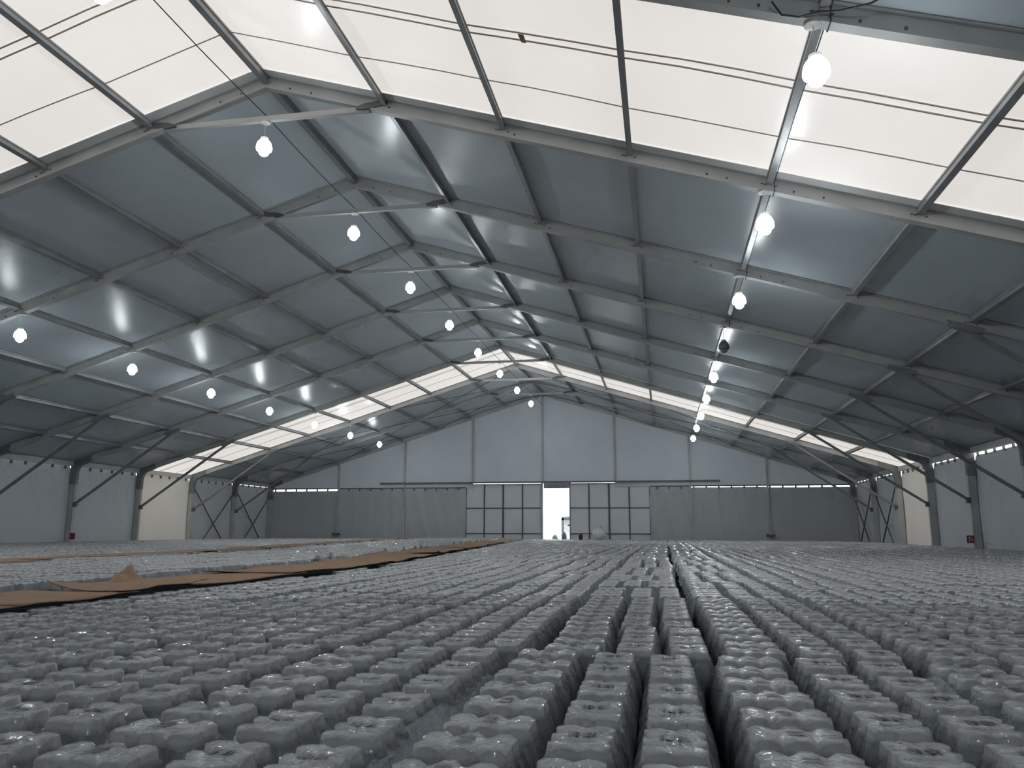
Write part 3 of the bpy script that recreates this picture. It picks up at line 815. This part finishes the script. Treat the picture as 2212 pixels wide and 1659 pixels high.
# stretch wrap pulled along two gaps
def wrap(name, pts, label):
    """pts: list of (y, xl, zl, xr, zr)"""
    m = MB(); vs = []; n = 7
    rr = random.Random(len(pts))
    for (y, xl, zl, xr, zr) in pts:
        for k in range(n):
            t = k/(n-1); vs.append((xl+(xr-xl)*t, y, zl+(zr-zl)*t-.02*math.sin(math.pi*t)+rr.uniform(-.004, .004)))
    fs = [(a*n+k, a*n+k+1, (a+1)*n+k+1, (a+1)*n+k) for a in range(len(pts)-1) for k in range(n-1)]
    m.add(vs, fs)
    return tag(m.build(name, 'wrap', None, True), label, 'film')
def ramp(y0, y1, n, f): return [(y0+(y1-y0)*k/(n-1),)+f(y0+(y1-y0)*k/(n-1)) for k in range(n)]
wrap('stretch_film', ramp(1.9, 3.9, 22, lambda y: (7.03+.006*math.sin(9*y), -.055+.012*math.sin(5*y), 7.155, -.05+.02*math.sin(4*y))), 'clear stretch film bridging the gap in the left foreground')
wrap('stretch_film', ramp(2.7, 4.1, 18, lambda y: (8.955, -.03+.01*math.sin(7*y), 9.085+.006*math.sin(8*y), -.06+.02*math.sin(5*y))), 'clear stretch film bridging the gap at the right picture edge')

# ------------------------------------------------------------------ cardboard sheets
def sheet(y0, y1, nearx, farx, zn, zf, seed, label, curl=None, nx=12, ny=16, torn=.05, skew=0.):
    rr = random.Random(seed); T = .007
    ph = [rr.uniform(0, 6.28) for _ in range(6)]
    top = []
    for a in range(nx+1):
        s = a/nx
        for b_ in range(ny+1):
            t = b_/ny; y = y0+(y1-y0)*t
            xn, xf = nearx(y), farx(y)
            xx = xn+(xf-xn)*s
            if a == 0: xx += rr.uniform(-torn, torn)*.35
            if a == nx: xx += rr.uniform(-torn, torn)
            yy = y+skew*s+(rr.uniform(-torn, torn)*.5 if b_ in (0, ny) else 0)
            z = zn+(zf-zn)*s+.012*math.sin(5*t*(y1-y0)/2+ph[0])*math.sin(3*s+ph[1])+.006*math.sin(9*t+ph[2]+4*s)
            if curl:
                for (cs, ct, rad, hgt, push, *pw) in curl:
                    d = math.hypot((s-cs)*1.1, (t-ct)*(y1-y0))
                    if d < rad:
                        w = (1-d/rad)**(pw[0] if pw else 2); z += hgt*w; xx += push[0]*w; yy += push[1]*w
            top.append((xx, yy, z))
    n = len(top); vs = top+[(x, y, z-T) for x, y, z in top]; fs = []
    st = ny+1
    for a in range(nx):
        for b_ in range(ny):
            q = (a*st+b_, a*st+b_+1, (a+1)*st+b_+1, (a+1)*st+b_)
            fs.append(q); fs.append(tuple(i+n for i in q[::-1]))
    per = [b_ for b_ in range(ny)]+[a*st+ny for a in range(nx)]+[nx*st+b_ for b_ in range(ny, 0, -1)]+[a*st for a in range(nx, 0, -1)]
    for k in range(len(per)):
        i, jn = per[k], per[(k+1) % len(per)]; fs.append((i, i+n, jn+n, jn))
    o = MB().add(vs, fs).build('cardboard_sheet', 'card', None, True)
    me = o.data
    tag(o, label, 'cardboard', 'cardboard sheets covering the pallet aisles')
n1 = lambda y: xl1(y)+.09+.12*min(1, max(0, (y-11)/2))
f1 = lambda y: xr2(y)+.05
sheet(3.6, 5.75, n1, f1, .022, .012, 1, 'brown cardboard sheet running out at the left picture edge', curl=[(0, 1, .4, .02, (0, 0))])
sheet(5.5, 7.0, n1, f1, .036, .024, 2, 'flat brown cardboard sheet lying under the crumpled raised one')
sheet(6.75, 8.0, n1, lambda y: f1(y)+.05, .060, .045, 3, 'crumpled brown cardboard sheet with a torn upturned corner',
      curl=[(1.0, .0, .45, .06, (-.03, -.05)), (1.0, .88, .26, .17, (.02, .10), 1.3), (.86, .72, .12, .06, (0, 0), 1.0), (0.0, 1.0, .35, .04, (.05, .08)), (.0, .4, .5, .02, (0, 0))], nx=26, ny=34, torn=.03, skew=.55)
sheet(7.9, 10.6, n1, f1, .03, .02, 4, 'plain brown cardboard sheet just beyond the crumpled one')
sheet(10.2, 14.0, n1, f1, .045, .03, 5, 'long brown cardboard sheet, second beyond the crumpled one', curl=[(0.9, .02, .5, .05, (0, -.1))])
sheet(13.6, 19.4, n1, f1, .04, .03, 6, 'long brown cardboard sheet with a lifted far corner, third beyond the crumpled one', curl=[(1, .9, .8, .10, (0, .1)), (0, .1, .6, .04, (0, 0))])
sheet(19.0, 25.6, n1, f1, .055, .04, 7, 'brown cardboard sheet in the middle distance, fourth beyond the crumpled one', curl=[(0, .05, .7, .07, (0, -.1))])
sheet(25.2, 36.0, n1, f1, .05, .04, 8, 'distant brown cardboard sheet with ragged lifted edges', curl=[(1, .8, 1.5, .12, (0, .1)), (0, .5, 1.2, .04, (0, 0))], torn=.12)
sheet(35.5, 50.0, n1, f1, .06, .05, 9, 'farthest cardboard sheet of the middle aisle, near the doors', curl=[(1, .4, 1.5, .10, (0, .1))], torn=.15)
n2 = lambda y: xl2(y)-.04
f2 = lambda y: xr3(y)+.03
sheet(8.6, 12.2, n2, f2, .11, .10, 10, 'brown cardboard strip of the far left aisle, at the picture edge')
sheet(11.9, 17.6, n2, f2, .12, .11, 11, 'brown cardboard strip of the far left aisle, second from the picture edge', curl=[(.5, .4, .5, .03, (0, 0))])
sheet(17.2, 25.0, n2, f2, .11, .10, 12, 'brown cardboard strip of the far left aisle, third from the picture edge', torn=.1)
sheet(24.6, 37.0, n2, f2, .12, .11, 13, 'farthest brown cardboard strip of the far left aisle', torn=.12)
sheet(36.6, 50.0, n2, f2, .11, .10, 14, 'thin dark cardboard line at the foot of the gable wall', torn=.15)

# torn white film scraps beside the aisle
for k, yy in enumerate([14.3, 15.1, 19.6, 21.8, 23.4, 24.3, 25.2, 31, 33, 36, 38, 40, 42, 44]):
    rr = random.Random(k)
    x = xr2(yy)-.02; L = .16+.004*yy
    pr_ = [(.02, -.03), (.05+.02*rr.random(), .0), (.035, .05), (.055, .085), (.02, .12+.03*rr.random())]
    m = MB().lathe(pr_, 7)
    m.v = [(a*.7+rr.uniform(-.012, .012)+x, b_*1.8+rr.uniform(-.02, .02)+yy, c_*.6+rr.uniform(-.01, .01)+.07) for a, b_, c_ in m.v]
    tag(m.build('film_scrap', 'bag', None, True), 'small white torn film scrap beside the middle aisle, '+ORD[k+1]+' along the aisle', 'film scrap', 'film scraps along the middle aisle')

# ------------------------------------------------------------------ plastic bag and post at the far end
m = MB(); rr = random.Random(5); prof = []
for k in range(15):
    t = k/14*math.pi
    r = .46*math.sin(t)**.75*(1-.22*(k/14)**2)
    prof.append((max(r, .01), .36-.36*math.cos(t)*(1 if t < 1.6 else 1.0)))
m.lathe(prof, 22)
m.v = [(x*(1+.13*math.sin(7*z+3*math.atan2(y, x))+rr.uniform(-.05, .05)), y*(1+rr.uniform(-.06, .06)), z+.03*math.sin(5*math.atan2(y, x))) for x, y, z in m.v]
bag = empty('plastic_bag', (3.9, 52.6, .02))
o = m.build('bag_body', 'bag', bag, True)
o = MB().lathe([(.10, .62), (.05, .70), (.09, .78), (.13, .86), (.02, .84)], 9).build('bag_knot', 'bag', bag, True)
tag(bag, 'knotted white plastic bag on the packs before the right sliding door', 'bag')
bin_thing('dark_canister', 2.9, 50.6, .0, .36, .26, 'dark_red', 'small dark red canister on the packs left of the white bag', 'canister')
